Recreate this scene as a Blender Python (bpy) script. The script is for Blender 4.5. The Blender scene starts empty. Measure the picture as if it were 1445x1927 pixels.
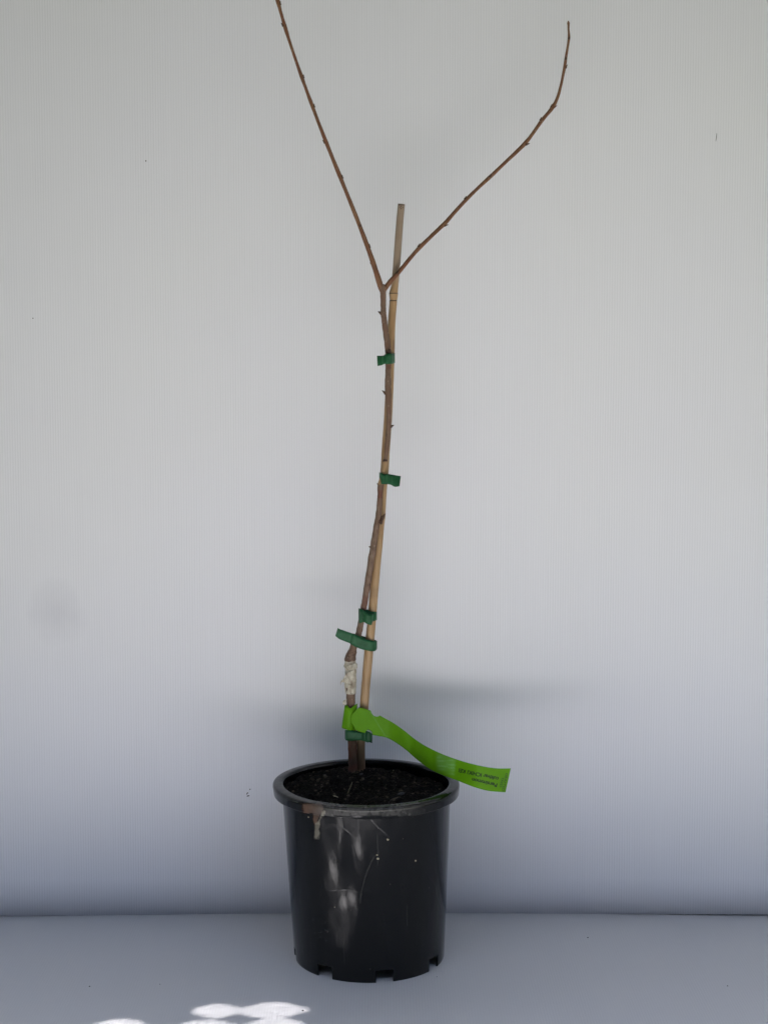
import bpy, bmesh, math, random
from mathutils import Vector, Matrix, noise
random.seed(7)
R = math.radians
scene = bpy.context.scene
COL = scene.collection

# ------------------------------------------------------------------ camera
F, CX, CY = 3000.0, 722.5, 963.5           # focal length and centre in photo pixels
CAM = Vector((0.0, -2.222, 0.80)); PITCH = math.atan((963.5-666.0)/F)
cam_d = bpy.data.cameras.new('camera'); cam = bpy.data.objects.new('camera', cam_d); COL.objects.link(cam)
cam.location = CAM; cam.rotation_euler = (R(90)-PITCH, 0, 0)
cam_d.sensor_fit = 'HORIZONTAL'; cam_d.sensor_width = 36; cam_d.lens = 36*F/1445.0
cam_d.clip_start = 0.05; cam_d.clip_end = 300
scene.camera = cam

# ------------------------------------------------------------------ light
SUNV = Vector((-0.35, -0.45, 1.0)).normalized()       # towards the sun
w = bpy.data.worlds.new('World'); scene.world = w; w.use_nodes = True
wn = w.node_tree.nodes; wl = w.node_tree.links
sky = wn.new('ShaderNodeTexSky'); sky.sky_type = 'NISHITA'; sky.sun_disc = False
sky.sun_elevation = math.asin(SUNV.z); sky.sun_rotation = math.atan2(SUNV.x, SUNV.y)
bg = wn['Background']; bg.inputs['Strength'].default_value = 0.08
wl.new(sky.outputs[0], bg.inputs['Color'])
sd = bpy.data.lights.new('sun', 'SUN'); sun = bpy.data.objects.new('sun', sd); COL.objects.link(sun)
sd.energy = 5.0; sd.angle = R(0.32); sd.color = (0.985, 0.955, 0.99)
sun.rotation_euler = (-SUNV).to_track_quat('-Z', 'Y').to_euler(); sun.location = SUNV*5
vs = scene.view_settings
vs.view_transform = 'Standard'; vs.look = 'None'; vs.gamma = 1; vs.use_curve_mapping = False
vs.exposure = 3.36
scene.cycles.max_bounces = 8; scene.cycles.diffuse_bounces = 5; scene.cycles.use_denoising = True
scene.cycles.sample_clamp_indirect = 0

# ------------------------------------------------------------------ helpers
def ray(px, py):
    c, s = math.cos(PITCH), math.sin(PITCH)
    a, b = (px-CX)/F, -(py-CY)/F
    return Vector((a, c + b*s, -s + b*c))
def P(px, py, Y):
    d = ray(px, py); return CAM + d*((Y-CAM.y)/d.y)
def PZ(px, py, Z):
    d = ray(px, py); return CAM + d*((Z-CAM.z)/d.z)
def proj(v):
    c, s = math.cos(PITCH), math.sin(PITCH)
    q = v-CAM; f = q.y*c - q.z*s; u = q.y*s + q.z*c
    return CX + F*q.x/f, CY - F*u/f
def K(Y, py): return (Y-CAM.y)/ray(CX, py).y/F                # metres per photo pixel at that depth and height

def link(name, bm, mat, parent=None, smooth=True, label=None, cat=None, group=None, kind=None):
    me = bpy.data.meshes.new(name); bm.to_mesh(me); bm.free()
    o = bpy.data.objects.new(name, me); COL.objects.link(o)
    if mat: me.materials.append(mat)
    if smooth: me.polygons.foreach_set('use_smooth', [True]*len(me.polygons))
    if parent: o.parent = parent
    tag(o, label, cat, group, kind); return o
def tag(o, label=None, cat=None, group=None, kind=None):
    for k, v in (('label', label), ('category', cat), ('group', group), ('kind', kind)):
        if v: o[k] = v
def empty(name, label, cat, group=None):
    o = bpy.data.objects.new(name, None); COL.objects.link(o); o.empty_display_size = .02
    tag(o, label, cat, group); return o
def catmull(pts, n):
    pts = [tuple(p) for p in pts]; out = []
    for i in range(len(pts)-1):
        p0 = pts[max(i-1, 0)]; p1 = pts[i]; p2 = pts[i+1]; p3 = pts[min(i+2, len(pts)-1)]
        for k in range(n):
            t = k/n
            out.append(tuple(0.5*((2*b)+(-a+c)*t+(2*a-5*b+4*c-d)*t*t+(-a+3*b-3*c+d)*t**3) for a, b, c, d in zip(p0, p1, p2, p3)))
    out.append(pts[-1]); return out
def tube(bm, pts, rad, sides=14, rough=0.0, seed=0.0, cap=True, tint=None, lay=None):
    """pts: Vectors, rad: radii"""
    rings = []; n = len(pts); side = Vector((0, 1, 0))
    for i, p in enumerate(pts):
        t = (pts[min(i+1, n-1)] - pts[max(i-1, 0)]).normalized()
        a = (side - t*side.dot(t)).normalized(); b = t.cross(a); side = a
        ring = []
        for k in range(sides):
            th = 2*math.pi*k/sides
            d = a*math.cos(th) + b*math.sin(th); r = rad[i]
            if rough: r *= 1 + rough*noise.noise(Vector((d.x*1.5+seed, d.y*1.5, 0)) + p*170) + .6*rough*noise.noise(p*420 + d*2)
            v = bm.verts.new(p + d*r)
            if lay is not None: v[lay] = tint[i]
            ring.append(v)
        rings.append(ring)
    for i in range(n-1):
        for k in range(sides):
            bm.faces.new((rings[i][k], rings[i][(k+1) % sides], rings[i+1][(k+1) % sides], rings[i+1][k]))
    if cap:
        bm.faces.new(list(reversed(rings[0]))); bm.faces.new(rings[-1])
    return rings

# ------------------------------------------------------------------ materials
def mat(name, color, rough=.5, spec=.5, metallic=0):
    m = bpy.data.materials.new(name); m.use_nodes = True
    b = m.node_tree.nodes['Principled BSDF']
    b.inputs['Base Color'].default_value = (*color, 1); b.inputs['Roughness'].default_value = rough
    b.inputs['Specular IOR Level'].default_value = spec; b.inputs['Metallic'].default_value = metallic
    return m
class NT:
    def __init__(s, m): s.m = m; s.t = m.node_tree; s.n = s.t.nodes; s.l = s.t.links; s.b = s.n['Principled BSDF']
    def add(s, ty, **kw):
        n = s.n.new(ty)
        for k, v in kw.items(): setattr(n, k, v)
        return n
    def set(s, node, **kw):
        for k, v in kw.items(): node.inputs[k].default_value = v
        return node
    def noise(s, vec, scale, detail=4, rough=.5):
        n = s.add('ShaderNodeTexNoise'); n.inputs['Scale'].default_value = scale
        n.inputs['Detail'].default_value = detail; n.inputs['Roughness'].default_value = rough
        s.l.new(vec, n.inputs['Vector']); return n.outputs['Fac']
    def ramp(s, fac, stops):
        r = s.add('ShaderNodeValToRGB'); e = r.color_ramp.elements
        while len(e) < len(stops): e.new(.5)
        for k, (p, c) in enumerate(stops): e[k].position = p; e[k].color = (*c, 1) if len(c) == 3 else c
        s.l.new(fac, r.inputs[0]); return r.outputs[0]
    def mix(s, fac, a, b, mode='MIX'):
        m = s.add('ShaderNodeMix', data_type='RGBA', blend_type=mode)
        for i, v in ((0, fac), (6, a), (7, b)):
            if isinstance(v, (int, float)): m.inputs[i].default_value = v
            elif isinstance(v, tuple): m.inputs[i].default_value = (*v, 1)
            else: s.l.new(v, m.inputs[i])
        return m.outputs[2]
    def math(s, op, a, b=0.0):
        m = s.add('ShaderNodeMath', operation=op)
        for i, v in ((0, a), (1, b)):
            if isinstance(v, (int, float)): m.inputs[i].default_value = v
            else: s.l.new(v, m.inputs[i])
        return m.outputs[0]
    def bump(s, h, strength, dist, prev=None):
        b = s.add('ShaderNodeBump'); b.inputs['Strength'].default_value = strength; b.inputs['Distance'].default_value = dist
        s.l.new(h, b.inputs['Height'])
        if prev is not None: s.l.new(prev, b.inputs['Normal'])
        return b.outputs[0]
    def pos(s, scale=(1, 1, 1)):
        g = s.add('ShaderNodeNewGeometry'); mp = s.add('ShaderNodeMapping'); mp.inputs['Scale'].default_value = scale
        s.l.new(g.outputs['Position'], mp.inputs['Vector']); return mp.outputs[0]

def fluted(name, color, amp=.11, dark_oval=None):
    """white fluted plastic board: the inner webs show through as faint stripes"""
    m = mat(name, color, .42, .35); t = NT(m)
    g = t.add('ShaderNodeNewGeometry'); sx = t.add('ShaderNodeSeparateXYZ'); t.l.new(g.outputs['Position'], sx.inputs[0])
    wob = t.math('MULTIPLY', t.noise(t.pos((1, .3, .3)), 9, 2), .0022)
    xx = t.math('ADD', sx.outputs[0], wob)
    s = t.math('SINE', t.math('MULTIPLY', xx, 2*math.pi/0.00352))
    amount = t.ramp(t.noise(t.pos((9, 1, .8)), 3, 3, .6), [(.3, (.25,)*3), (.7, (1,)*3)])
    v = t.math('MULTIPLY', s, amount)
    fine = t.noise(t.pos((320, 6, 6)), 1.0, 3, .6)
    k = t.math('ADD', t.math('MULTIPLY', v, amp*.5), t.math('ADD', t.math('MULTIPLY', t.math('SUBTRACT', fine, .5), amp*.45), 1.0))
    blot = t.ramp(t.noise(t.pos(), 2.3, 3, .5), [(.3, (.985, .985, 1.0)), (.7, (1.0, 1.0, .99))])
    if dark_oval:           # a faint round darker mark on the board
        mp = t.add('ShaderNodeMapping'); mp.inputs['Location'].default_value = tuple(-q_/.046 for q_ in dark_oval); mp.inputs['Scale'].default_value = (1/.046, 1/.046, 1/.050)
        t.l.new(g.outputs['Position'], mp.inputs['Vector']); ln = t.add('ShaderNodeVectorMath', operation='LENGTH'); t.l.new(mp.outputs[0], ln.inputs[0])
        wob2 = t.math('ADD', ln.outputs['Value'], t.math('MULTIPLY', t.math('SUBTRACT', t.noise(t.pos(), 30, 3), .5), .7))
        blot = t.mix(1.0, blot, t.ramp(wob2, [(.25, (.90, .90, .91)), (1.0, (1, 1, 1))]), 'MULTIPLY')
    c = t.mix(1.0, t.mix(1.0, color, blot, 'MULTIPLY'), k, 'MULTIPLY')
    t.l.new(c, t.b.inputs['Base Color'])
    n = t.bump(v, .10, .0006); n = t.bump(t.noise(t.pos((1, 1, .4)), 5, 2), .25, .006, n)
    t.l.new(n, t.b.inputs['Normal']); return m

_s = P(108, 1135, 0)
M_wall = fluted('white_fluted_board', (.785, .785, .815), dark_oval=(_s.x, 0, _s.z*.9))
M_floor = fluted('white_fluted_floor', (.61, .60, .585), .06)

# ------------------------------------------------------------------ setting
def grid_sheet(name, x0, x1, nx, zy, ny, fn, m, **kw):
    bm = bmesh.new(); V = []
    for j in range(ny+1):
        V.append([bm.verts.new(fn(x0+(x1-x0)*i/nx, j/ny)) for i in range(nx+1)])
    for j in range(ny):
        for i in range(nx): bm.faces.new((V[j][i], V[j][i+1], V[j+1][i+1], V[j+1][i]))
    return link(name, bm, m, **kw)
def bow(x):            # the board's lower edge comes forward a little towards its sides
    a = max(0, abs(x-.02)-.12); return -.045*a*a/(a+.12)
def gapz(x):           # and lifts off the floor sheet there
    return -.0004 + (.0085*max(0, x-.17) if x > 0 else .0075*max(0, -x-.30))
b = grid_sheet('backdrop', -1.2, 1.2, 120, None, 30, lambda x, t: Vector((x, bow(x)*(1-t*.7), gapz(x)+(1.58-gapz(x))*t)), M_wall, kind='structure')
s = b.modifiers.new('thick', 'SOLIDIFY'); s.thickness = .004; s.offset = -1 
# floor sheet
f = grid_sheet('floor', -.72, .82, 100, None, 60, lambda x, t: Vector((x, -1.33+1.38*t, .0012*noise.noise(Vector((x*2.5, t*4, 0))) *(1 if t < .85 else 0))), M_floor, kind='structure')
M_added_ground = mat('dark_paving', (.06, .065, .05), .9, .2); t = NT(M_added_ground)  # unseen dark ground added past the sheet, bounces little light
t.l.new(t.ramp(t.noise(t.pos(), 14, 6, .6), [(.3, (.035, .045, .022)), (.7, (.085, .09, .05))]), t.b.inputs['Base Color'])
bm = bmesh.new(); bmesh.ops.create_grid(bm, x_segments=1, y_segments=1, size=60); 
for v in bm.verts: v.co.z = -.012
link('ground', bm, M_added_ground, kind='structure')
# unseen wall added behind the board to block light from the back
M_shade_wall = mat('dark_render', (.10, .10, .10), .9, .2)
def box(bm, a, b):
    r = bmesh.ops.create_cube(bm, size=1)
    for v in r['verts']: v.co = Vector(((a[0]+b[0])/2+(b[0]-a[0])*v.co.x, (a[1]+b[1])/2+(b[1]-a[1])*v.co.y, (a[2]+b[2])/2+(b[2]-a[2])*v.co.z))
bm = bmesh.new(); box(bm, (-3, .052, -.01), (3, .2, 2.4)); link('wall', bm, M_shade_wall, smooth=False, kind='structure')

# unseen shade panel added overhead, holes cut to shape the sun patches
SHADE_PANELZ = 1.62
OFF = SUNV*(SHADE_PANELZ/SUNV.z)
LENS = []
def lens(px, py, hw, hh, ang=0):
    c = PZ(px, py, 0); e = PZ(px+hw, py, 0); g = PZ(px, py+hh, 0)
    LENS.append((c.x, c.y, abs(e.x-c.x), abs(g.y-c.y), ang))
lens(408, 1903, 48, 14.5); lens(513, 1902, 74, 15)
lens(516, 1936, 72, 21); lens(388, 1938, 78, 18.5); lens(222, 1938, 70, 20.5)
NVIS = len(LENS)
rr = random.Random(3)
for k in range(34):
    x = rr.uniform(-.80, -.10); y = rr.uniform(-.88, -.435)
    LENS.append((x, y, rr.uniform(.02, .06), rr.uniform(.008, .018), rr.uniform(-.35, .35)))
def lit(x, y, i, j):
    for n_, (cx, cy, a, b, an) in enumerate(LENS):
        dx, dy = x-cx, y-cy
        if an: dx, dy = dx*math.cos(an)+dy*math.sin(an), -dx*math.sin(an)+dy*math.cos(an)
        if abs(dx) < a and abs(dy) < b*(1-(dx/a)**2) and (n_ >= NVIS or (i+5*j) % 13 == 0): return True
    return False
bm = bmesh.new(); box_x0, box_x1, box_y0, box_y1 = -1.15, .05, -.90, -.26     # floor window of the dappled part
FRONT = -.90
rx0, rx1, ry0, ry1 = box_x0+OFF.x, box_x1+OFF.x, box_y0+OFF.y, box_y1+OFF.y
def q(x0, y0, x1, y1, z=SHADE_PANELZ):
    bm.faces.new([bm.verts.new((a, c, z)) for a, c in ((x0, y0), (x1, y0), (x1, y1), (x0, y1))])
q(-2.3, ry1, 2.3, .06); q(-2.3, ry0, rx0, ry1); ox, oy = OFF.x, OFF.y
q(rx1, FRONT+oy, .55+ox, ry1); bm.faces.new([bm.verts.new((a, c, SHADE_PANELZ)) for a, c in ((.55+ox, FRONT+oy), (.70+ox, -.68+oy), (2.3, -.68+oy), (2.3, ry1), (.55+ox, ry1))])
nx = 820; ny = 437; stx = (rx1-rx0)/nx; sty = (ry1-ry0)/ny
for j in range(ny):
    i = 0; y = ry0+(j+.5)*sty
    while i < nx:
        if lit(rx0+(i+.5)*stx-OFF.x, y-OFF.y, i, j): i += 1; continue
        k = i
        while k < nx and not lit(rx0+(k+.5)*stx-OFF.x, y-OFF.y, k, j): k += 1
        q(rx0+i*stx, ry0+j*sty, rx0+k*stx, ry0+(j+1)*sty); i = k
M_shade_panel = mat('roof_boards', (.10, .10, .11), .8, .2)
ro = link('roof', bm, M_shade_panel, smooth=False, kind='structure')

bm = bmesh.new(); box(bm, (-5, -4.2, -.01), (5, -4.0, 3.4)); box(bm, (-3.4, -4, -.01), (-3.2, 0, 2.2)); box(bm, (3.6, -4, -.01), (3.8, 0, 3.0))  # unseen walls added opposite and at both sides to cut the sky light
link('wall', bm, M_shade_wall, smooth=False, kind='structure')

# ------------------------------------------------------------------ pot
B = PZ(695, 1796, 0.0); PX, PY = B.x, B.y
kk = K(PY, 1796); kt = K(PY, 1471)
d_ = ray(689, 1471); HR = (CAM + d_*((PY-CAM.y)/d_.y)).z           # rim height
RXR = P(689, 1471, PY).x - PX                                       # lean of the rim to the left
R_rim, R_top, R_base = 176*kt, 158.5*kt, 140.5*kk
print('pot', PX, PY, HR, R_rim, R_base)
M_pot = mat('black_pot_plastic', (.006, .0065, .007), .3, .36); t = NT(M_pot)
at = t.add('ShaderNodeAttribute', attribute_name='stain'); sp = t.add('ShaderNodeSeparateColor'); t.l.new(at.outputs['Color'], sp.inputs[0])
base = t.ramp(t.noise(t.pos(), 30, 5, .6), [(.35, (.0018, .002, .0022)), (.75, (.0045, .0047, .0048))])
n_d = t.ramp(t.noise(t.pos((1, 1, .6)), 160, 4, .65), [(.45, (.0,)*3), (.8, (1,)*3)])
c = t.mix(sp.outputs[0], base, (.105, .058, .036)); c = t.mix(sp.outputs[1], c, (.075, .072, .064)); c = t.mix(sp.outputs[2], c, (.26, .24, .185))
dust = t.math('MULTIPLY', n_d, .014); c = t.mix(dust, c, (.25, .25, .24))
vor = t.add('ShaderNodeTexVoronoi'); t.l.new(t.pos(), vor.inputs['Vector']); vor.inputs['Scale'].default_value = 120
spk = t.ramp(vor.outputs['Distance'], [(.0, (1,)*3), (.09, (0,)*3)]); vcol = t.add('ShaderNodeSeparateColor'); t.l.new(vor.outputs['Color'], vcol.inputs[0])
spk = t.math('MULTIPLY', spk, t.math('GREATER_THAN', vcol.outputs[0], .86)); c = t.mix(t.math('MULTIPLY', spk, .5), c, (.45, .42, .34))
t.l.new(c, t.b.inputs['Base Color'])
dirt = t.math('MAXIMUM', sp.outputs[0], sp.outputs[1])
ro_ = t.math('ADD', t.math('ADD', t.math('MULTIPLY', t.noise(t.pos((1, 1, .4)), 26, 5, .6), .20), .05), t.math('MULTIPLY', dirt, .3))
t.l.new(ro_, t.b.inputs['Roughness'])
# long faint scratches
v2 = t.add('ShaderNodeTexWave', wave_type='BANDS', bands_direction='DIAGONAL'); v2.inputs['Scale'].default_value = 9; v2.inputs['Distortion'].default_value = 14; v2.inputs['Detail'].default_value = 2; v2.inputs['Detail Scale'].default_value = .6
t.l.new(t.pos(), v2.inputs['Vector'])
scr = t.ramp(v2.outputs['Fac'], [(.0, (1,)*3), (.012, (0,)*3)])
nn = t.bump(t.noise(t.pos((1, 1, .25)), 55, 3, .5), .10, .004)
nn = t.bump(t.noise(t.pos((1.5, 1.5, .6)), 22, 3, .5), .10, .008, nn)
nn = t.bump(scr, .25, .0003, nn)
t.l.new(nn, t.b.inputs['Normal'])
M_potin = mat('black_pot_inside', (.010, .010, .011), .5, .35)

pot = empty('plant_pot', 'black plastic nursery pot with drainage notches holding the bare sapling', 'plant pot')
pot.location = (PX, PY, 0)
def lean(z): return RXR*z/HR
def smooth01(x): x = max(0, min(1, x)); return x*x*(3-2*x)
def stain_at(w):
    x, y = proj(w); n = noise.noise(w*140)*.5+noise.noise(w*320)*.3
    br = 0.0
    if 1505 < y < 1575:
        # brown dried mud on the rim and a run below it
        a = smooth01((x-566+n*8)/7)*smooth01((612-x+n*14)/10)*smooth01((1532-y+n*3)/3)*smooth01((y-1512)/2)
        r = smooth01((x-(587+(y-1530)*.12)+n*4)/4)*smooth01(((607-(y-1530)*.55)-x+n*5)/4)*smooth01((1566-y+n*8)/8)*(1 if y > 1522 else 0)
        br = max(a, r)*(.75+.5*n)
    gr = 0.0
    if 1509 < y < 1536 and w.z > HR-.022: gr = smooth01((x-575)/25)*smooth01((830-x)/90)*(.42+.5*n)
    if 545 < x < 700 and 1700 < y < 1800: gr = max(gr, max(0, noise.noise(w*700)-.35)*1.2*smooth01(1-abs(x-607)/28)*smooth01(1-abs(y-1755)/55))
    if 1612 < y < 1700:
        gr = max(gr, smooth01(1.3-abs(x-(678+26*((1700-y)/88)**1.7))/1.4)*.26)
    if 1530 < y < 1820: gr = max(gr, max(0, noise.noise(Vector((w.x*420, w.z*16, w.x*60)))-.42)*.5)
    pl = 0.0
    cx_ = 609-(y-1530)*.48 if y < 1553 else 597-(y-1553)*.02                    # pale scab beside the mud run
    hw = 3.6 if y < 1550 else 5.5
    if 1526 < y < 1586: pl = smooth01((hw-abs(x-cx_)+n*5)/2.5)*(.8 if y < 1552 else .5)*smooth01((.45+n*1.2)*3)*smooth01((1584-y+n*16)/8)
    if y > 1530 and 545 < x < 650 and n > .52: pl = max(pl, .35)
    return (max(0, min(1, br)), max(0, min(1, gr)), max(0, min(1, pl)), 1)
def paint(o, fn=stain_at):
    me = o.data; ca = me.color_attributes.new('stain', 'FLOAT_COLOR', 'POINT'); off = Vector((PX, PY, 0))
    for i, v in enumerate(me.vertices): ca.data[i].color = fn(v.co+off) if v.co.y < .02 else (0, 0, 0, 1)
SEG = 720
def lathe(profile, seg=SEG, wob=0.0, keep=None):
    bm = bmesh.new(); rings = []
    for (r, z) in profile:
        ring = []
        for k in range(seg):
            th = 2*math.pi*k/seg
            r2 = r + wob*(math.sin(2*th+.6)*.5+math.sin(3*th+1.2)*.3)
            ring.append(bm.verts.new((lean(z)+r2*math.sin(th), -r2*math.cos(th), z)))
        rings.append(ring)
    for i in range(len(rings)-1):
        for k in range(seg):
            if keep and not keep(i, 360.0*(k+.5)/seg): continue
            bm.faces.new((rings[i][k], rings[i][(k+1) % seg], rings[i+1][(k+1) % seg], rings[i+1][k]))
    return bm
# body: outer shell with notches at the foot
NOTCH_H = .0165; TH = .0022
def outer_r(z):
    tt = z/HR
    r = R_base + (R_top-R_base)*min(1, tt*1.04)
    return r
zs = [0, .0015, .004, .008, .012, NOTCH_H, .0185, .0200, .0215, .0235, .026] + [.026+(HR-.014-.026)*(i+1)/110 for i in range(110)]
prof = [(outer_r(z)-(.0006 if z == 0 else 0), z) for z in zs]
inner = [(r-TH, z) for r, z in prof]
def in_notch(deg):
    deg = ((deg+180) % 360)-180
    for k in range(8):
        c0 = 12+45.6*k if k < 5 else 12-46.5*(8-k)
        dd = ((deg-c0+180) % 360)-180
        if abs(dd) < 6.3: return True
    return False
def build_body():
    bm = bmesh.new(); A = []
    for pr in (prof, inner):
        rs = []
        for r, z in pr:
            rs.append([bm.verts.new((lean(z)+r*math.sin(2*math.pi*k/SEG), -r*math.cos(2*math.pi*k/SEG), z)) for k in range(SEG)])
        A.append(rs)
    O, I = A; nt = 5
    gone = [in_notch(360.0*(k+.5)/SEG) for k in range(SEG)]
    for i in range(len(prof)-1):
        for k in range(SEG):
            if i < nt and gone[k]: continue
            k2 = (k+1) % SEG
            bm.faces.new((O[i][k], O[i][k2], O[i+1][k2], O[i+1][k])); bm.faces.new((I[i][k2], I[i][k], I[i+1][k], I[i+1][k2]))
    for k in range(SEG):
        k2 = (k+1) % SEG; kp = (k-1) % SEG
        if not gone[k]: bm.faces.new((O[0][k2], O[0][k], I[0][k], I[0][k2]))
        else: bm.faces.new((O[nt][k2], O[nt][k], I[nt][k], I[nt][k2]))
        if gone[k] != gone[kp]:
            for i in range(nt):
                fc = (O[i][k], O[i+1][k], I[i+1][k], I[i][k]); bm.faces.new(fc if gone[k] else tuple(reversed(fc)))
    return bm
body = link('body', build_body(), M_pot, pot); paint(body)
body.data.polygons.foreach_set('use_smooth', [True]*len(body.data.polygons))
e = body.modifiers.new('edge', 'EDGE_SPLIT'); e.split_angle = R(40)
# raised floor plate inside the pot, and foot ring behind the notches
bm = lathe([(0.0005, .0168), (R_base*.6, .0168), (R_base-TH-.0006, .0168)], 96)
link('base_plate', bm, M_potin, pot)
# rim: flat lip with a turned down skirt
zt = HR; sk = .0150
rp = [(R_top-TH, HR-.0165), (R_top-TH-.0003, HR-.006), (R_top-TH+.0002, HR-.0015), (R_top-TH+.0012, HR-.0002), (R_top+.002, HR), (R_rim-.0028, HR-.0002),
      (R_rim-.0012, HR-.0008), (R_rim-.0003, HR-.0022), (R_rim, HR-.0045)]
rp += [(R_rim-.0002*i, HR-.0045-(sk-.0055)*i/6) for i in range(1, 7)]
rp += [(R_rim-.0016, HR-sk+.0001), (R_rim-.0030, HR-sk+.0006), (R_rim-.0032, HR-.004), (R_top+.0004, HR-.0036), (R_top+.0002, HR-.016)]
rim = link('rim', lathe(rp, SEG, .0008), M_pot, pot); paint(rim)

# ------------------------------------------------------------------ plant line positions
YS = PY + .052                  # stake depth
def soil_z(x, y):               # pot-local
    r = math.hypot(x-RXR, y)/(R_top-TH)
    bx, by = (x-(-.018)), (y-.050)
    z = HR - .0152 + .0035*(1-r*r)
    z += .0130*math.exp(-(bx*bx+by*by)/(2*.034**2)) + .005*math.exp(-((x+.08)**2+(y-.03)**2)/(2*.05**2))
    z += .0040*noise.noise(Vector((x*28, y*28, 3.1))) + .0030*noise.noise(Vector((x*75, y*75, 1.7))) + .0016*noise.noise(Vector((x*190, y*190, 9)))
    return z
M_soil = mat('dark_potting_mix', (.012, .010, .009), .95, .15); t = NT(M_soil)
at = t.add('ShaderNodeAttribute', attribute_name='tone')
c = t.ramp(t.noise(t.pos(), 260, 6, .7), [(.35, (.003, .0026, .002)), (.58, (.013, .0105, .008)), (.75, (.034, .027, .020))])
c = t.mix(at.outputs['Fac'], c, (.14, .115, .085)); t.l.new(c, t.b.inputs['Base Color'])
t.l.new(t.bump(t.noise(t.pos(), 500, 4, .7), .8, .002), t.b.inputs['Normal'])
bm = bmesh.new(); tone = bm.verts.layers.float.new('tone')
Rs = R_top-TH-.0004; NR, NA = 90, 260
rings = []
for i in range(NR+1):
    r = Rs*(i/NR)**.75 if i else .0006
    ring = []
    for k in range(NA):
        th = 2*math.pi*k/NA; x = RXR+r*math.sin(th); y = -r*math.cos(th)
        ring.append(bm.verts.new((x, y, soil_z(x, y))))
    rings.append(ring)
for i in range(NR):
    for k in range(NA): bm.faces.new((rings[i][k], rings[i][(k+1) % NA], rings[i+1][(k+1) % NA], rings[i+1][k]))
bm.faces.new(list(reversed(rings[0])))
rs = random.Random(11)
def rnd_disc():
    r = Rs*.965*math.sqrt(rs.random()); th = rs.uniform(0, 2*math.pi); return RXR+r*math.sin(th), -r*math.cos(th)
for k in range(2600):             # crumbs of bark and peat
    x, y = rnd_disc(); s_ = rs.uniform(.0007, .0026)*(1.6 if rs.random() < .08 else 1)
    mtx = Matrix.Translation((x, y, soil_z(x, y)+s_*.3)) @ Matrix.Rotation(rs.uniform(0, 6.3), 4, 'Z') @ Matrix.Rotation(rs.uniform(-.7, .7), 4, 'X') @ Matrix.Diagonal((s_*rs.uniform(.8, 2), s_*rs.uniform(.6, 1.1), s_*rs.uniform(.35, .9), 1))
    r_ = bmesh.ops.create_icosphere(bm, subdivisions=1, radius=1, matrix=mtx)
    tn = rs.random()**14*.8
    for v in r_['verts']: v.co += noise.noise_vector(v.co*900)*s_*.35; v[tone] = tn
for k in range(420):              # fine roots and coir fibres
    x, y = rnd_disc(); a = rs.uniform(0, 6.3); L = rs.uniform(.005, .022); cv = rs.uniform(-1.6, 1.6); pts = []
    for i in range(7):
        u = i/6; aa = a+cv*(u-.5)
        x += math.cos(aa)*L/6; y += math.sin(aa)*L/6
        if math.hypot(x-RXR, y) > Rs*.97: break
        pts.append(Vector((x, y, soil_z(x, y)+.0008+.0018*math.sin(u*3.1)*rs.random())))
    if len(pts) > 2: tube(bm, pts, [rs.uniform(.00018, .00045)]*len(pts), 4, lay=tone, tint=[rs.random()**4*.4]*len(pts))
soil = link('potting_soil', bm, M_soil, label='dark crumbly potting mix with fibres filling the black pot', cat='soil', kind='stuff')
soil.location = (PX, PY, 0)
def soil_world(px, py):           # march a photo ray to the soil surface
    d = ray(px, py); s0 = 2.0
    for i in range(4000):
        q_ = CAM+d*s0
        if q_.z < soil_z(q_.x-PX, q_.y-PY): return q_
        s0 += .0002
    return q_

# ------------------------------------------------------------------ bark and cane materials
def bark(name, lo, mid, hi, reddish):
    m = mat(name, mid, .6, .3); t = NT(m)
    n1 = t.noise(t.pos((1, 1, .35)), 260, 6, .65); n2 = t.noise(t.pos(), 38, 3, .6)
    c = t.ramp(n1, [(.3, lo), (.5, mid), (.72, hi)]); c = t.mix(t.ramp(n2, [(.45, (0,)*3), (.68, (1,)*3)]), c, reddish)
    v = t.add('ShaderNodeTexVoronoi'); t.l.new(t.pos((1, 1, .5)), v.inputs['Vector']); v.inputs['Scale'].default_value = 330
    vc = t.add('ShaderNodeSeparateColor'); t.l.new(v.outputs['Color'], vc.inputs[0])
    l = t.math('MULTIPLY', t.ramp(v.outputs['Distance'], [(.12, (1,)*3), (.3, (0,)*3)]), t.math('GREATER_THAN', vc.outputs[0], .82))
    c = t.mix(t.math('MULTIPLY', l, .55), c, (.42, .33, .25))
    at = t.add('ShaderNodeAttribute', attribute_name='tint'); sp = t.add('ShaderNodeSeparateColor'); t.l.new(at.outputs['Color'], sp.inputs[0])
    c = t.mix(sp.outputs[0], c, (.34, .22, .11)); c = t.mix(sp.outputs[1], c, (.035, .018, .014)); c = t.mix(sp.outputs[2], c, (.13, .045, .030))
    t.l.new(c, t.b.inputs['Base Color'])
    n = t.bump(n1, .6, .0007); n = t.bump(l, .4, .0004, n); t.l.new(n, t.b.inputs['Normal'])
    return m
M_bark = bark('sapling_bark', (.085, .052, .034), (.155, .098, .066), (.23, .165, .120), (.15, .083, .055))
M_twig = bark('young_twig_bark', (.10, .045, .022), (.17, .080, .040), (.23, .125, .070), (.18, .070, .035))
M_bud = mat('bud_scale', (.055, .028, .018), .6, .3); t = NT(M_bud)
t.l.new(t.ramp(t.noise(t.pos(), 420, 4, .6), [(.35, (.03, .016, .011)), (.65, (.12, .066, .042))]), t.b.inputs['Base Color'])

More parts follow.
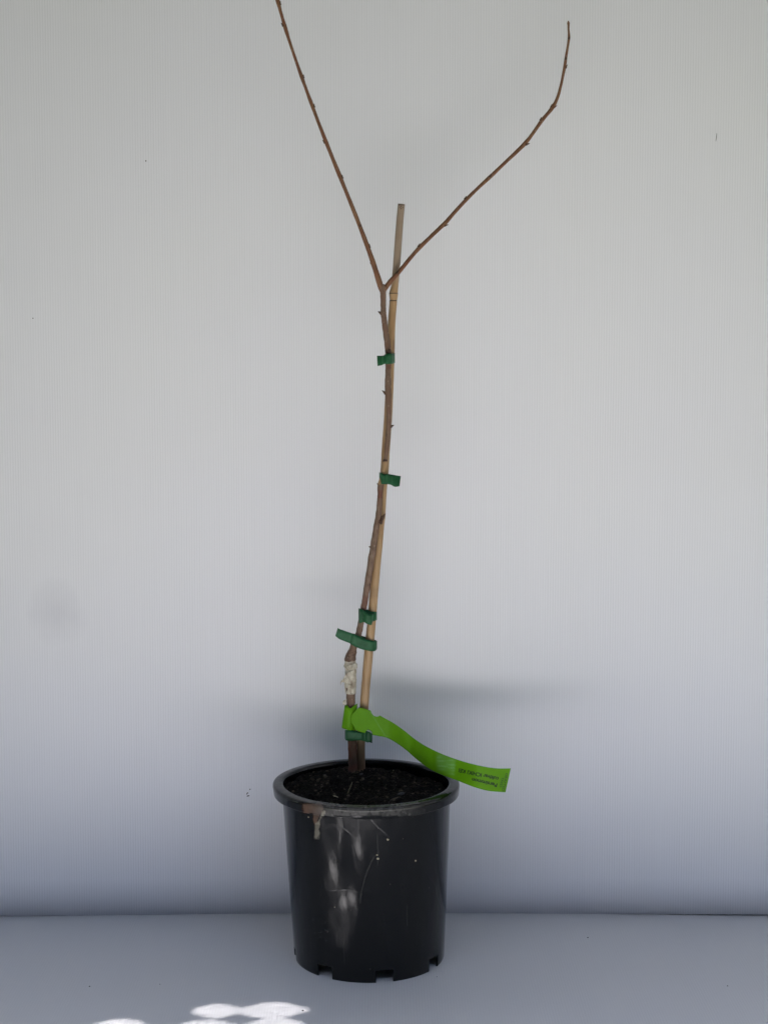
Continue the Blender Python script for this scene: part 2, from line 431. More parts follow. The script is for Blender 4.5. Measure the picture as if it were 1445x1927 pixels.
tree = empty('sapling', 'bare forked fruit tree sapling tied to a bamboo cane in the black pot', 'sapling')
SB = soil_world(664, 1447); tree.location = (SB.x, SB.y, SB.z-.002)
def world_child(name, bm, m, parent, **kw):
    """mesh built in world coordinates, parented without moving"""
    o = link(name, bm, m, parent, **kw)
    off = Vector(parent.location) if parent.parent is None else Vector(parent.parent.location)+Vector(parent.location)
    o.data.transform(Matrix.Translation(-off)); return o
LINES = {}
def path(name, ctl, m, n=9, seed=0, rough=.10, sides=16, tints=None, parent=None, smooth=0):
    pts = catmull(ctl, n)
    for it in range(smooth):
        pts = [pts[0]] + [((a_[0]+b_[0]*2+c_[0])/4, (a_[1]+b_[1]*2+c_[1])/4, b_[2], (a_[3]+b_[3]*2+c_[3])/4) for a_, b_, c_ in zip(pts, pts[1:], pts[2:])] + [pts[-1]]
    V = [P(p[0], p[1], p[3]) for p in pts]; rad = [p[2]*.5*K(p[3], p[1]) for p in pts]; LINES[name+str(seed)] = pts
    bm = bmesh.new(); tube(bm, V, rad, sides, rough, seed)
    o = world_child(name, bm, m, parent if parent else tree)
    ca = o.data.color_attributes.new('tint', 'FLOAT_COLOR', 'POINT')
    off = Vector(tree.location)
    for i, v in enumerate(o.data.vertices):
        x, y = proj(v.co+off); ca.data[i].color = tints(x, y, v.co+off) if tints else (0, 0, 0, 1)
    return o
def band(y, a, b, s=3): return smooth01((y-a)/s+.5)*smooth01((b-y)/s+.5)
def trunk_tint(x, y, w):
    tan = band(y, 869, 912, 2)*.9
    dark = max(band(y, 864.5, 867.5, 1), band(y, 1385, 1460, 30)*.6, .7*band(y, 658, 664, 3), .5*band(y, 1100, 1103, 2))
    red = max(.7*band(y, 922, 938, 2), .55*band(y, 1122, 1150, 5), .6*band(y, 686, 695, 2), .9*band(y, 1395, 1450, 6)*(.5+noise.noise(w*90)))
    if 1222 < y < 1245: dark = max(dark, .6*max(0, noise.noise(w*500)*1.6))
    return (tan, min(1, dark), max(0, min(1, red)), 1)
YM = YS - .0015
trunk = path('trunk', [
 (664.5, 1462, 18, YM), (664, 1437, 17, YM), (662.6, 1396, 17, YM), (661, 1365, 17, YM), (659.6, 1335, 17, YM), (659.7, 1305, 17.5, YM), (659, 1270, 18, YM),
 (659, 1250, 19, YM), (659, 1240, 21, YM), (661.5, 1231, 18, YM), (664, 1222, 14.5, YM), (668, 1208, 13, YM), (674.3, 1195, 12.2, YM), (678.4, 1176, 11.6, YM), (685, 1140, 11.6, YM-.002),
 (691.5, 1099, 12.3, YM-.005), (698, 1057, 12.3, YM-.009), (702.8, 1027, 12.2, YS-.0115), (707.7, 995, 11.4, YS-.0120), (711.4, 974, 11.0, YS-.0120),
 (714, 950, 10.6, YS-.0118), (715.3, 930, 10.2, YS-.0112), (716.5, 912, 11.5, YS-.0108), (719.5, 900, 10.5, YS-.0105), (722.5, 884, 10.3, YS-.0105), (724.3, 870, 9.6, YS-.0105), (725.8, 862, 7.5, YS-.0100),
 (727.2, 848, 8.6, YS-.0102), (728.9, 832, 9.4, YS-.0103), (731.6, 799, 9.7, YS-.0103), (731.2, 770, 10, YS-.0103), (730.3, 737, 12.0, YS-.0104), (730, 708, 11, YS-.0104), (730.7, 687, 11, YS-.0104),
 (730.2, 668, 11.2, YS-.0104), (729.6, 654, 11.3, YS-.0104), (727.4, 635, 11, YS-.0106), (724.6, 614, 10.4, YS-.011), (721.8, 591, 11.0, YS-.0115), (721.2, 575, 10.1, YS-.012), (721.0, 560, 10.3, YS-.012), (720.8, 549, 12.2, YS-.012), (719.5, 541.5, 13.6, YS-.012), (717.5, 535.5, 11.0, YS-.012)],
 M_bark, tints=trunk_tint, rough=.13)
def twig_tint(x, y, w):
    n = noise.noise(w*60); return (max(0, .35*n), max(0, -.3*n), max(0, .6*noise.noise(w*25+Vector((5, 5, 5)))), 1)
LB = [(719.5, 549, 9, 0), (717.8, 541, 11.5, .0), (714.4, 534, 11.0, .0), (709.8, 515, 9.8, .0), (703.8, 499.5, 9.8, -.001), (698, 475, 8.4, -.002), (693, 461, 8.8, -.003), (681, 434, 7.7, -.005), (670.8, 407.5, 7.8, -.007),
      (657.5, 374, 7.4, -.009), (643, 339, 7.3, -.011), (641, 331, 8.0, -.012), (624, 295, 6.9, -.014), (609, 263, 7.6, -.016), (600, 236, 6.5, -.018), (590.5, 205, 6.3, -.020), (588.5, 197, 7.0, -.020), (577, 172, 6.0, -.021),
      (566.2, 146, 7.0, -.022), (557, 115, 5.7, -.024), (547.5, 86, 5.6, -.026), (536, 56, 5.9, -.028), (533, 46, 7.4, -.029), (529.5, 30, 6, -.030), (526.5, 15, 6.4, -.031), (524.5, 3, 8.0, -.032), (520, -12, 6, -.033), (512, -40, 5.5, -.035), (503, -66, 4.6, -.037), (499, -80, 2.0, -.038)]
left = path('branch', [(x, y, w_, YS-.0125+dz) for x, y, w_, dz in LB], M_twig, seed=3, tints=twig_tint, rough=.06, smooth=1100)
RB = [(719, 549, 8, .0), (722.5, 544.5, 9.5, .0), (726.8, 539.5, 9.0, .0), (734.5, 529, 9.0, .0), (741, 521.5, 8.2, .0), (748.5, 514, 8.0, .0), (756, 505, 7.5, .002), (769.4, 488, 7.4, .004), (781, 474.5, 7.2, .006), (791, 463.5, 7.9, .008),
      (803, 452, 7.2, .010), (822, 433.5, 7.2, .012), (838, 419, 7.9, .014), (848, 407, 7, .016), (877, 375, 6.9, .020), (900, 352.5, 6.3, .023), (924.5, 330, 7.2, .026), (940, 315, 6.4, .028), (966, 290.5, 6.7, .031), (988.5, 269, 7.7, .034), (999, 255, 6.5, .035),
      (1007, 244, 6.5, .036), (1020, 225, 7.2, .038), (1030, 213.5, 6.6, .038), (1039.5, 202, 7.8, .039), (1046, 190, 6.1, .039), (1050, 180, 6.0, .04), (1055.5, 160, 5.2, .04), (1059, 142, 5.3, .04), (1063, 122, 5.8, .04), (1065, 106, 5.3, .04), (1068, 87, 4.4, .04), (1071, 69, 5.0, .04), (1069.6, 56, 4.0, .04), (1069.8, 47, 4.2, .04), (1069.5, 42, 5.0, .04), (1069.3, 38, 1.5, .04)]
right = path('branch', [(x, y, w_, YS-.0125+dz) for x, y, w_, dz in RB], M_twig, seed=8, tints=twig_tint, rough=.06, smooth=30)
# buds and leaf scars
def bud(parent, px, py, dx, dy, Y, size=6.0, wid=4.2):
    if parent != trunk:
        pts = LINES['branch3' if parent == left else 'branch8']
        i = min(range(2, len(pts)-2), key=lambda k: (pts[k][0]-px)**2+(pts[k][1]-py)**2)
        c_ = pts[i]; tx, ty = pts[i+2][0]-pts[i-2][0], pts[i+2][1]-pts[i-2][1]; L = math.hypot(tx, ty); tx, ty = tx/L, ty/L
        sgn = 1 if (-ty*dx+tx*dy) > 0 else -1; nx_, ny_ = -ty*sgn, tx*sgn; front = wid in (4, 4.2, 5.5)
        out = .05 if front else .28; px, py = c_[0]+nx_*c_[2]*out, c_[1]+ny_*c_[2]*out
        prot = 1.0 if front else (3.0 if abs(dx) < 8 else 4.6)
        dx, dy = tx*7.5+nx_*prot, ty*7.5+ny_*prot; Y = c_[3]-(.0022 if front else .0003); wid *= 1.15
    """pointed bud from (px,py) on the stem's side, tip displaced (dx,dy) photo pixels"""
    pts = []; rad = []
    for i in range(9):
        u = i/8
        pts.append(P(px+dx*u, py+dy*u, Y-.0004+0))
        rad.append(wid*.5*K(Y, py)*(max(.04, (1-u)**.7) if u > .35 else .85+.15*math.sin(u*9)))
    bm = bmesh.new(); tube(bm, pts, rad, 10, .18, px)
    return world_child('bud', bm, M_bud, parent)
def Yof(L, y):
    best = min(L, key=lambda p: abs(p[1]-y)); return best[3]
LBY = [(x, y, w_, YS-.0125+dz) for x, y, w_, dz in LB]; RBY = [(x, y, w_, YS-.0125+dz) for x, y, w_, dz in RB]
for px, py, dx, dy, wd in [(531, 50, -3.2, -6, 5), (527, 8, 2.6, -9, 4.5), (564.5, 150, 2.2, -8, 4.5), (588, 203, 4, -7, 4.5), (608, 270, -4.8, -6.5, 4.5), (640, 337, 5, -7, 5), (674.5, 428, .6, -5, 4), (692, 466, 4.6, -5.5, 5), (701, 500, -6.5, -2, 3.2)]:
    bud(left, px, py, dx, dy, Yof(LBY, py), wid=wd)
for px, py, dx, dy, wd in [(748.3, 517, .8, -5, 4.2), (790, 466, 1, -7, 5), (834, 421, 9.5, -2.5, 4.4), (876, 378, 0, -7, 4.5), (922, 334, 3.2, -6, 5.5), (988, 272, 8.2, -5.0, 4.6), (1019, 228, -2.5, -7, 4.6), (1039.5, 205, -1.5, -13, 3.6), (1039, 200, 5.5, 7, 3.4), (1063.5, 126, 1.8, -8, 4.4), (1064, 112, -1.4, -10, 4), (1070.4, 74, 2.4, -9, 4)]:
    bud(right, px, py, dx, dy, Yof(RBY, py), wid=wd)
for px, py, dx, dy, Y, wd in [(719, 590, -8.0, -4.5, YS-.0115, 8), (727, 741, -8.5, -7.0, YS-.0104, 6.5), (734, 803, 7.5, -3.5, YS-.0103, 7), (732.5, 660, 1.5, -4, YS-.0155, 6), (699, 1030, -5.4, -1.5, YS-.0115, 6.5),
                              (654, 1243, -4.0, -8, YM, 8), (714, 914, -4.8, -5, YS-.0108, 6), (714, 985, 10.0, -17, YS-.0128, 11), (719, 975, 6.5, -9, YS-.0138, 7), (687, 1123, 2.5, -5, YM-.005, 5)]:
    bud(trunk, px, py, dx, dy, Y, wid=wd)

# ------------------------------------------------------------------ bamboo cane
M_cane = mat('bamboo_cane_skin', (.45, .30, .15), .42, .45); t = NT(M_cane)
n1 = t.noise(t.pos((1, 1, .05)), 420, 5, .6); n2 = t.noise(t.pos((1, 1, .25)), 26, 4, .6)
c = t.ramp(n1, [(.3, (.28, .165, .075)), (.55, (.37, .235, .115)), (.8, (.45, .31, .17))])
c = t.mix(t.ramp(n2, [(.5, (0,)*3), (.72, (.7,)*3)]), c, (.30, .17, .075))
at = t.add('ShaderNodeAttribute', attribute_name='tint'); sp = t.add('ShaderNodeSeparateColor'); t.l.new(at.outputs['Color'], sp.inputs[0])
c = t.mix(sp.outputs[0], c, (.29, .22, .16)); c = t.mix(sp.outputs[1], c, (.055, .03, .018)); c = t.mix(sp.outputs[2], c, (.16, .09, .045)); t.l.new(c, t.b.inputs['Base Color'])
t.l.new(t.bump(n1, .25, .0004), t.b.inputs['Normal'])
CANE = [(679, 1465, 15), (679.5, 1440, 15), (679.5, 1396, 15.5), (682, 1365, 16), (685, 1333, 16.6), (688, 1292, 16.8), (691.7, 1251, 17.2), (695, 1214, 16.8), (698.5, 1178, 16.4), (703.2, 1121, 16.4), (707.6, 1070, 16.2), (712, 1023, 16.2),
        (715, 990, 16), (717, 970, 16.8), (718, 958, 15.8), (720.5, 917, 15.6), (724, 880, 15.5), (725.5, 850, 15.6), (728.4, 811, 15.6), (731, 770, 15.4), (733.6, 710, 15.2), (735.2, 660, 15), (736.5, 615, 14.6), (738.2, 590, 14.3),
        (739.6, 572, 14.3), (739.9, 567, 14.8), (740.1, 565, 14.0), (740.4, 560, 15.2), (740.6, 553, 16.9), (740.8, 550, 16.2), (741.6, 545, 14.8), (743.7, 529, 13.7), (747, 488, 13.9), (750.8, 434.5, 13.7), (754.2, 395, 13.4), (755.4, 383.5, 13.4)]
cane = empty('bamboo_cane', 'straight tan bamboo cane standing in the pot behind the sapling stem', 'cane'); cb = P(679, 1450, YS); cane.location = cb
bm = bmesh.new(); cp = catmull([(x, y, w_, YS) for x, y, w_ in CANE], 8)
V = [P(p[0], p[1], p[3]) for p in cp]; rad = [p[2]*.5*K(YS, p[1]) for p in cp]
rg = tube(bm, V, rad, 24, .02, 5, cap=False)
# open hollow top
top = V[-1]; ax = (V[-1]-V[-3]).normalized(); prev = rg[-1]
for fac, dz in ((.66, .0), (.62, -.010), (.05, -.011)):
    nr = [bm.verts.new(top+(v.co-top)*fac+ax*dz) for v in rg[-1]]
    for k in range(24): bm.faces.new((prev[k], prev[(k+1) % 24], nr[(k+1) % 24], nr[k]))
    prev = nr
cs = world_child('culm', bm, M_cane, cane)
ca = cs.data.color_attributes.new('tint', 'FLOAT_COLOR', 'POINT')
for i, v in enumerate(cs.data.vertices):
    wv = v.co+cb; x, y = proj(wv); g = noise.noise(wv*80)
    grey = smooth01((553-y)/55)*.95
    dark = max(band(y, 564.3, 566.2, 1), .8*band(y, 550.5, 552.5, 1), .9*smooth01((386.5-y)/2.5), .85*smooth01((y-1378)/26), band(y, 384, 393, 2)*(1 if noise.noise(wv*900) > .2 and abs(x-755) < 4 else 0))
    red = max(.55*smooth01((y-1320)/10)*(1-smooth01((y-1345)/10)), .6*band(y, 640, 660, 8)*(x > 738), .35*band(y, 1104, 1125, 3), max(0, g)*.3)
    ca.data[i].color = (grey, min(1, dark), red, 1)

# ------------------------------------------------------------------ ribbons
def ribbon_bm(ctl, n=8, m=4, curl=0.0):
    """ctl: (x_top, y_top, x_bot, y_bot, Y) photo pixels at depth Y"""
    pts = catmull(ctl, n); bm = bmesh.new(); G = []
    for p in pts:
        row = []
        for j in range(m+1):
            u = j/m
            row.append(bm.verts.new(P(p[0]+(p[2]-p[0])*u, p[1]+(p[3]-p[1])*u, p[4]+curl*math.sin(u*math.pi))))
        G.append(row)
    for i in range(len(G)-1):
        for j in range(m): bm.faces.new((G[i][j], G[i+1][j], G[i+1][j+1], G[i][j+1]))
    return bm
def solid(o, th):
    s = o.modifiers.new('thick', 'SOLIDIFY'); s.thickness = th; s.offset = 0; return o
M_tie = mat('green_tie_plastic', (.012, .08, .03), .42, .25); t = NT(M_tie)
c = t.ramp(t.noise(t.pos(), 120, 4, .6), [(.3, (.008, .062, .022)), (.7, (.022, .112, .046))]); t.l.new(c, t.b.inputs['Base Color'])
t.l.new(t.bump(t.noise(t.pos(), 180, 3, .5), .35, .001), t.b.inputs['Normal'])
G_ = 'green plastic ties holding the stem to the cane'
def tie(label, loop, tail, base):
    o = empty('plant_tie', label, 'plant tie', G_); o.location = base
    a = world_child('loop', ribbon_bm([(x, a_, x, b_, Y) for x, a_, b_, Y in loop]), M_tie, o); solid(a, .0006)
    b_ = world_child('tail', ribbon_bm([(c_[0], c_[1], c_[2], c_[3], c_[4]) for c_ in tail]), M_tie, o); solid(b_, .0006)
    return o
f1, bk = YS-.0165, YS+.0072
# top tie, tail left
tie('topmost green tie, below the fork, its short tail pointing left',
    [(725, 667, 684, f1+.002), (731, 664.5, 684.5, f1), (737, 665, 684.5, f1+.004), (741.5, 664.5, 683, YS-.004), (742.6, 664, 682.5, YS), (740, 664, 682, YS+.006), (732, 665, 683, bk), (726, 666, 684, YS-.002), (723.6, 667, 684, YS-.009), (725, 667, 684, f1+.002)],
    [(733, 665.5, 732, 685, f1-.001), (727, 666.5, 726.5, 684.5, f1-.0022), (723.5, 668, 723, 684.5, f1+.002), (718, 669, 718, 687, f1+.002), (713, 669, 713.5, 688, f1-.001), (709.5, 669, 710.5, 688.5, f1-.003)], P(733, 675, YS))
tie('green tie halfway up the cane with its tail pointing right',
    [(714.6, 889, 910, YS-.010), (717, 889.5, 911, f1+.002), (722, 892, 911, f1), (727, 893, 911, f1+.001), (730.4, 893, 911, YS-.004), (731.4, 893, 911, YS), (728, 893, 910, bk), (720, 891, 910, bk), (714.5, 889, 910, YS-.004), (714.0, 889, 910, YS-.010)],
    [(723, 892.5, 723, 911, f1-.0005), (727.5, 892, 727.5, 911.5, f1-.002), (731, 892, 730, 911.3, f1-.0005), (737, 893, 736, 912.5, f1+.003), (745, 894.5, 743, 916, f1+.001), (754, 896, 751.5, 915, f1-.003)], P(722, 900, YS))
fm = YM-.0085
tie('upper of the two green ties above the graft, with a folded flap in front',
    [(675.5, 1145.5, 1172, YM-.003), (678, 1146, 1173, fm), (683, 1147.5, 1171, fm-.0005), (690, 1149, 1171, fm), (700, 1151, 1170, YS-.0085), (706, 1151.5, 1168, YS-.006), (708.8, 1151, 1167, YS), (704, 1149, 1166, bk), (690, 1147, 1166, bk), (679, 1145.5, 1168, YM+.006), (675, 1145, 1171, YM)],
    [(682, 1148, 682, 1168.5, fm-.001), (685, 1150, 685, 1170, fm-.004), (690, 1153.5, 689, 1173.5, fm-.006), (696, 1156, 695, 1175.5, fm-.006), (700.5, 1156, 699, 1176, fm-.004), (701.5, 1156, 701, 1170, fm-.001), (706, 1154, 705.5, 1169, YS-.0085)], P(690, 1160, YS))
tie('loose slanting green tie just above the graft, long tail pointing up left',
    [(662, 1193, 1213, fm+.001), (666, 1194.5, 1216, fm-.001), (676, 1197.5, 1220.5, fm-.001), (688, 1203, 1224, fm), (700, 1206, 1226, YS-.0095), (706.5, 1207, 1224.5, YS-.006), (709, 1206.5, 1219, YS), (704, 1204, 1218, YS+.008), (688, 1199, 1216, YS+.009), (672, 1194, 1213, YM+.009), (663, 1192, 1212, YM+.004), (660, 1192, 1212, YM-.003)],
    [(672, 1195.5, 668, 1217.5, fm-.0015), (666.5, 1193.5, 661.5, 1213.5, fm-.003), (661, 1191.5, 657.5, 1210.5, fm-.002), (652, 1188.5, 648.5, 1207, fm-.003), (643.5, 1185.5, 640, 1203.5, fm-.004), (640, 1184.5, 636.5, 1201.5, fm-.004), (635.5, 1182, 631, 1197, fm-.005)], P(685, 1212, YS))
tie('lowest dark green tie, under the bright label near the soil',
    [(650, 1375, 1392, YM-.004), (653, 1374.5, 1394, fm), (662, 1375, 1394.5, fm-.001), (672, 1377, 1394, fm), (682, 1379, 1394, YS-.0088), (687.5, 1380, 1395, YS-.005), (689, 1380, 1394, YS), (684, 1378, 1392, bk), (668, 1375, 1390, bk), (652, 1374, 1390, YM+.006), (649.3, 1374.5, 1391, YM)],
    [(681, 1378.5, 681, 1394, YS-.0095), (686.5, 1377.5, 687.5, 1396, YS-.0115), (690, 1376, 691, 1397.5, YS-.009), (695, 1378, 695.5, 1397, YS-.009), (700.5, 1381, 700, 1399, YS-.011)], P(668, 1385, YS))

# ------------------------------------------------------------------ grafting tape
M_tape = mat('milky_grafting_tape', (.62, .58, .48), .35, .5); t = NT(M_tape)
n1 = t.noise(t.pos((1, 1, .5)), 150, 5, .65)
c = t.ramp(n1, [(.33, (.20, .16, .115)), (.5, (.47, .42, .32)), (.68, (.72, .69, .60))]); t.l.new(c, t.b.inputs['Base Color'])
t.b.inputs['Subsurface Weight'].default_value = .15; t.b.inputs['Subsurface Radius'].default_value = (.004, .003, .002); t.b.inputs['Subsurface Scale'].default_value = .4
t.l.new(t.bump(t.noise(t.pos((.6, 1, 1.4)), 230, 4, .6), .8, .0022), t.b.inputs['Normal'])
gt = empty('grafting_tape', 'crinkled milky grafting tape wrapped around the stem above the bright label', 'grafting tape'); gt.location = P(660, 1275, YM)
bm = bmesh.new()
TP = [(659.2, 1243, 20), (659.2, 1246, 22.2), (659, 1249.5, 23), (659.3, 1252, 25.5), (659.2, 1255, 24), (659.5, 1258.5, 20.5), (660, 1262, 21.5), (660, 1268, 21), (660.2, 1276, 20), (660.4, 1284, 20), (660.5, 1292, 19.6), (660.3, 1300, 18.8), (660.2, 1305.5, 17.9)]
tp = catmull(TP, 5); tube(bm, [P(x, y, YM) for x, y, _ in tp], [w_*.5*K(YM, 1270) for _, _, w_ in tp], 26, .11, 2.0, cap=False)
world_child('wrap', bm, M_tape, gt)
def flap(ctl):
    bm = ribbon_bm(ctl, 6, 6)
    for v in bm.verts: v.co += noise.noise_vector(v.co*260)*.0011
    o = world_child('flap', bm, M_tape, gt); solid(o, .0004)
flap([(667, 1258, 666, 1282, YM-.0062), (660, 1262, 662, 1290, YM-.0085), (653, 1266, 651, 1286, YM-.0080), (646, 1276, 643.5, 1284, YM-.0075), (641.5, 1284, 641, 1290, YM-.006)])
flap([(650.5, 1276, 651, 1296, YM-.0045), (648.5, 1284, 650, 1305, YM-.004), (648, 1292, 650.5, 1306.5, YM-.003)])
flap([(652, 1315, 652, 1325, YM-.004), (648.5, 1318, 649, 1327, YM-.003), (645.5, 1321, 646, 1327, YM-.003)])
flap([(649, 1252, 649, 1256, YM-.004), (654, 1251.5, 655, 1259, YM-.0088), (662, 1251, 662, 1260, YM-.0098), (668, 1249, 668, 1259, YM-.0075), (672, 1250, 671.5, 1257, YM-.003)])

# ------------------------------------------------------------------ bright green label strip
M_lab = mat('lime_label_plastic', (.07, .26, .004), .5, .16); t = NT(M_lab)
at = t.add('ShaderNodeAttribute', attribute_name='wear')
sp = t.add('ShaderNodeSeparateColor'); t.l.new(at.outputs['Color'], sp.inputs[0])
c = t.ramp(t.noise(t.pos(), 40, 4, .6), [(.3, (.088, .250, .0015)), (.7, (.104, .290, .002))])
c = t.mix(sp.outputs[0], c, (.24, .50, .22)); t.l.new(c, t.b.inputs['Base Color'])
t.l.new(t.bump(t.noise(t.pos((1, 1, 2)), 60, 3, .5), .15, .001), t.b.inputs['Normal'])
t.b.inputs['Transmission Weight'].default_value = 0
LPTS = [(660.5, 1352, 661, 1360), (663, 1344, 666, 1366), (669, 1338.5, 668, 1374), (675, 1331.5, 674, 1376), (685, 1334, 680, 1378), (697.5, 1337.5, 686.5, 1380.5), (699, 1342, 689, 1376), (703, 1347, 692, 1374), (708, 1349, 697, 1375.5),
        (712, 1348.5, 700, 1379), (715, 1347, 701, 1383.5), (722, 1351, 712, 1385.5), (740, 1361, 728, 1389), (760, 1375, 745, 1398), (780, 1391, 765, 1412.5), (800, 1404, 785, 1430), (825, 1416.5, 808, 1447), (850, 1426.5, 832, 1458.5),
        (880, 1436, 862, 1470), (910, 1443, 893, 1482), (935, 1446.5, 920, 1489), (961, 1446.5, 951, 1491.5)]
YK = [(655, YM-.0105), (664, YM-.0125), (675, YS-.0135), (690, YS-.0150), (705, YS-.0150), (730, YS-.0180), (770, YS-.032), (810, YS-.056), (850, YS-.082), (900, YS-.106), (980, YS-.128)]
def YL(px):
    for (a, ya), (b_, yb) in zip(YK, YK[1:]):
        if px <= b_: return ya+(yb-ya)*smooth01((px-a)/(b_-a))*0.5+(yb-ya)*.5*max(0, (px-a)/(b_-a))
    return YK[-1][1]
lab = empty('plant_label', 'long bright lime green name label strip drooping right over the pot rim', 'label'); lab.location = P(664, 1360, YM)
lin = [tuple(a_+(b_-a_)*k/4 for a_, b_ in zip(p, q_)) for p, q_ in zip(LPTS[:7], LPTS[1:7]) for k in range(4)]
pts = lin + catmull(LPTS[6:11], 5)[:-1] + catmull(LPTS[10:], 10); bm = bmesh.new(); GR = []; MJ = 24
for p in pts:
    row = []
    for j in range(MJ+1):
        u = j/MJ; x = p[0]+(p[2]-p[0])*u; y = p[1]+(p[3]-p[1])*u
        row.append(bm.verts.new(P(x, y, YL(x))))
    GR.append(row)
for i in range(len(GR)-1):
    for j in range(MJ): bm.faces.new((GR[i][j], GR[i+1][j], GR[i+1][j+1], GR[i][j+1]))
strip = world_child('strip', bm, M_lab, lab); solid(strip, .0005)
ca = strip.data.color_attributes.new('wear', 'FLOAT_COLOR', 'POINT')
for i, v in enumerate(strip.data.vertices):
    x, y = proj(v.co+lab.location)
    cx_ = 703+(y-1350)*.63; cr = .40*smooth01(1-abs(x-cx_)/2.2)*(1 if y < 1390 else 0)*(.5+.7*noise.noise(Vector((x*.3, y*.3, 0))))  # highlight along the crease, painted into the strip colour
    sh = smooth01((x-818)/8)*smooth01((858-(y-1440)*.12-x)/3)*(.20+.9*max(0, noise.noise(Vector((x*.05, y*.55, 2)))))*.9*smooth01(1-abs(y-(1438+(x-838)*.3))/24)  # pale sheen patch, also painted into the colour
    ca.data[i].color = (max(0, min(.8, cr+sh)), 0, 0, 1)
LO = [(649, 1327, 643, 1370, YM-.0060), (653, 1328, 649, 1372.5, YM-.0090), (659, 1333.5, 656, 1374, YM-.0108), (664.5, 1329.5, 661, 1375.5, YM-.0095), (671, 1325, 667, 1374, YM-.0045), (672, 1326, 670, 1360, YM+.0005), (668, 1330, 666, 1352, YM+.0075), (656, 1330, 656, 1352, YM+.0085), (650, 1328, 649, 1360, YM+.002), (649, 1327, 645, 1368, YM-.004)]
lo = world_child('knot', ribbon_bm(LO, 6, 6), M_lab, lab); solid(lo, .0005)
ca = lo.data.color_attributes.new('wear', 'FLOAT_COLOR', 'POINT')
for d in ca.data: d.color = (0, 0, 0, 1)
# printed words
M_ink = mat('label_ink', (.002, .012, .003), .5, .3)
def words(text, start, end, cap, bold=0.0, m=M_ink, up=None):
    """text baseline from start to end (photo px); letters rise to the left-hand side turned by 'up' sign"""
    cu = bpy.data.curves.new('lettering', 'FONT'); cu.body = text; cu.size = 1; cu.offset = bold; cu.resolution_u = 4
    to = bpy.data.objects.new('lettering', cu); COL.objects.link(to)
    dg = bpy.context.evaluated_depsgraph_get(); me = bpy.data.meshes.new_from_object(to.evaluated_get(dg))
    bpy.data.objects.remove(to); bm = bmesh.new(); bm.from_mesh(me)
    bmesh.ops.triangulate(bm, faces=bm.faces[:])
    xs = [v.co.x for v in bm.verts]; x0, x1 = min(xs), max(xs)
    s_, e_ = Vector(start), Vector(end); d = e_-s_; nrm = Vector((d.y, -d.x)).normalized()      # image y is down: this is the reader's "up"
    for v in bm.verts:
        q_ = s_+d*((v.co.x-x0)/(x1-x0))+nrm*(v.co.y/.7*cap)
        v.co = P(q_.x, q_.y, YL(q_.x)-.0006)
    for f_ in bm.faces: f_.smooth = False
    return world_child('lettering', bm, m, lab, smooth=False)
words('Persimmon', (936, 1475.3), (888.5, 1464.3), 7, .03)
words('cultivar ICHIKI KEI', (938.6, 1463.3), (863.8, 1446.6), 7, .03)
M_ink2 = mat('faded_label_ink', (.02, .07, .008), .5, .3)
words('GRAFTED', (951.5, 1455), (944, 1489), 4.6, .01, M_ink2)
words('TREES', (943.5, 1463), (939.8, 1482), 4.6, .01, M_ink2)

# ------------------------------------------------------------------ loose bits
M_straw = mat('pale_straw', (.42, .36, .24), .7, .3); M_speck = mat('dirt_speck', (.02, .018, .015), .8, .2); M_wood = mat('tan_wood_chip', (.26, .16, .09), .8, .2)
M_stone = mat('grey_bark_chip', (.05, .05, .052), .7, .35); M_stick = mat('olive_stick', (.11, .095, .055), .7, .3)
def lump(name, p, sx, sy, sz, rot, m, label, cat, group=None):
    bm = bmesh.new(); bmesh.ops.create_icosphere(bm, subdivisions=2, radius=1, matrix=Matrix.Diagonal((sx, sy, sz, 1)))
    for v in bm.verts: v.co += noise.noise_vector(v.co*(1.2/max(sx, sz))+p*50)*min(sx, sy, sz)*.55
    o = link(name, bm, m, None, True, label, cat, group); o.location = p; o.rotation_euler = rot; return o
def onsoil(px, py, up=.0012): q_ = soil_world(px, py); return Vector((q_.x, q_.y, soil_z(q_.x-PX, q_.y-PY)+up))
lump('wood_chip', onsoil(816, 1460, .003), .0022, .0020, .0036, (0, .2, .3), M_wood, 'tan wood chip poking out of the soil under the green label', 'wood chip')
lump('straw_piece', onsoil(632, 1503, .0022), .0040, .0011, .0011, (0, .45, .2), M_straw, 'pale straw piece on the soil by the front rim', 'straw')
lump('bark_chip', onsoil(754, 1497, .0016), .0062, .0026, .0018, (.2, -.25, .3), M_stone, 'grey bark chip on the soil near the front right rim', 'bark chip')
lump('bark_chip', onsoil(680, 1460, .0012), .0020, .0018, .0024, (0, 0, 0), M_stone, 'small rounded grey bark chip on the soil below the cane', 'bark chip')
bm = bmesh.new(); a, b_ = onsoil(653, 1498, .001), onsoil(663, 1478, .004)
tube(bm, [a, a.lerp(b_, .35)+Vector((.0005, 0, .001)), a.lerp(b_, .7), b_], [.0008, .0009, .0007, .0004], 8, .2)
so = link('twig', bm, M_stick, None, True, 'thin olive twig lying on the soil left of the pot centre', 'twig')
for v in so.data.vertices: v.co -= a
so.location = a
GP = 'pale grit stuck to the front of the pot'
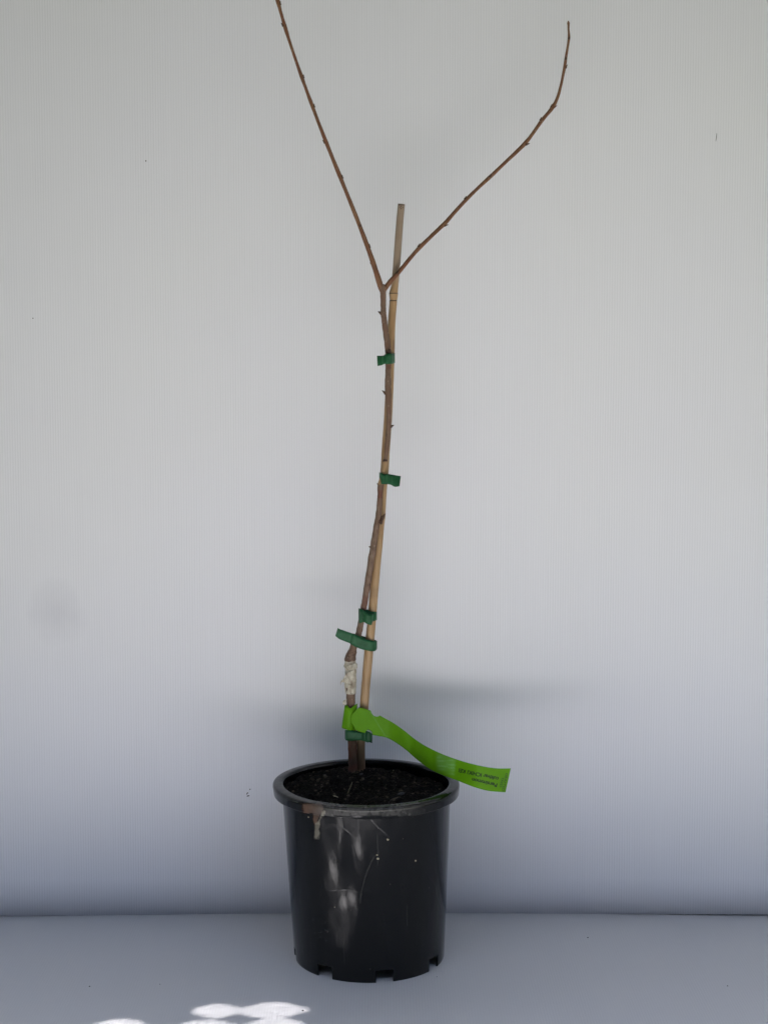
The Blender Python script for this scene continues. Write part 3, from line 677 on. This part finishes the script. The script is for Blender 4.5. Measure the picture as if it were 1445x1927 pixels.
def onpot(px, py):
    d = ray(px, py); s0 = 1.9
    while s0 < 2.4:
        q_ = CAM+d*s0
        if math.hypot(q_.x-PX-lean(q_.z), q_.y-PY) < outer_r(q_.z): return q_
        s0 += .0002
    return q_
for px, py, s_, lb in [(729.5, 1580.5, .0016, 'pale grit crumb highest on the pot front'), (709.5, 1609.5, .0011, 'tiny upper grit crumb of the close pair on the pot front'), (711, 1616.5, .0017, 'larger lower grit crumb of the close pair on the pot front'),
                       (781.5, 1620.5, .0013, 'pale grit crumb right of centre on the pot front'), (630, 1708, .0008, 'pinhead grit crumb low on the pot, over the bright reflection'), (581, 1538.5, .0012, 'pale grit sliver left of the brown mud stain')]:
    lump('grit_crumb', onpot(px, py), s_, s_*.5, s_*.8, (0, .4, 0), M_straw, lb, 'grit', GP)
for px, py, s_, lb in [(1106, 1766, .0011, 'tiny dark speck on the floor right of the pot'), (570, 1903.5, .0014, 'tiny dark speck at the right tip of the sun patch'), (1369, 1857, .0009, 'tiny dark speck near the right end of the floor'),
                       (168.5, 1858, .0010, 'tiny dark speck on the floor at far left'), (301, 1858-4, .0007, 'faint speck on the floor left of the pot'), (822, 1840, .0007, 'faint speck on the floor just right of the pot')]:
    p = PZ(px, py, 0); p.z = .0006; lump('dirt_speck', p, s_, s_*.9, s_*.5, (0, 0, 1), M_speck, lb, 'speck', 'specks of dirt on the floor sheet')
for px, py, sx, sz, ro_y, lb in [(465.3, 1493.5, .0008, .0021, .55, 'dark upright fleck stuck on the backdrop left of the pot'), (467, 1498.3, .0022, .0008, -.3, 'dark flat fleck stuck on the backdrop below the upright one'), (470.5, 1486, .0009, .0009, 0, 'faint round fleck above the other two, left of the pot'),
                                 (274.5, 302, .0009, .0009, 0, 'single dark dot high on the left of the backdrop'), (62, 598.5, .0008, .0008, 0, 'single dark dot on the backdrop near the left edge'), (1347.8, 257.5, .00035, .0060, .09, 'short faint hair high on the right of the backdrop')]:
    p = P(px, py, 0); zz = p.z; yb = bow(p.x)*(1-.7*zz/1.58); p = P(px, py, yb-.0006)
    lump('dirt_fleck', p, sx, .0004, sz, (0, ro_y, 0), M_speck if sz < .005 else M_stone, lb, 'fleck', 'flecks of dirt on the backdrop')
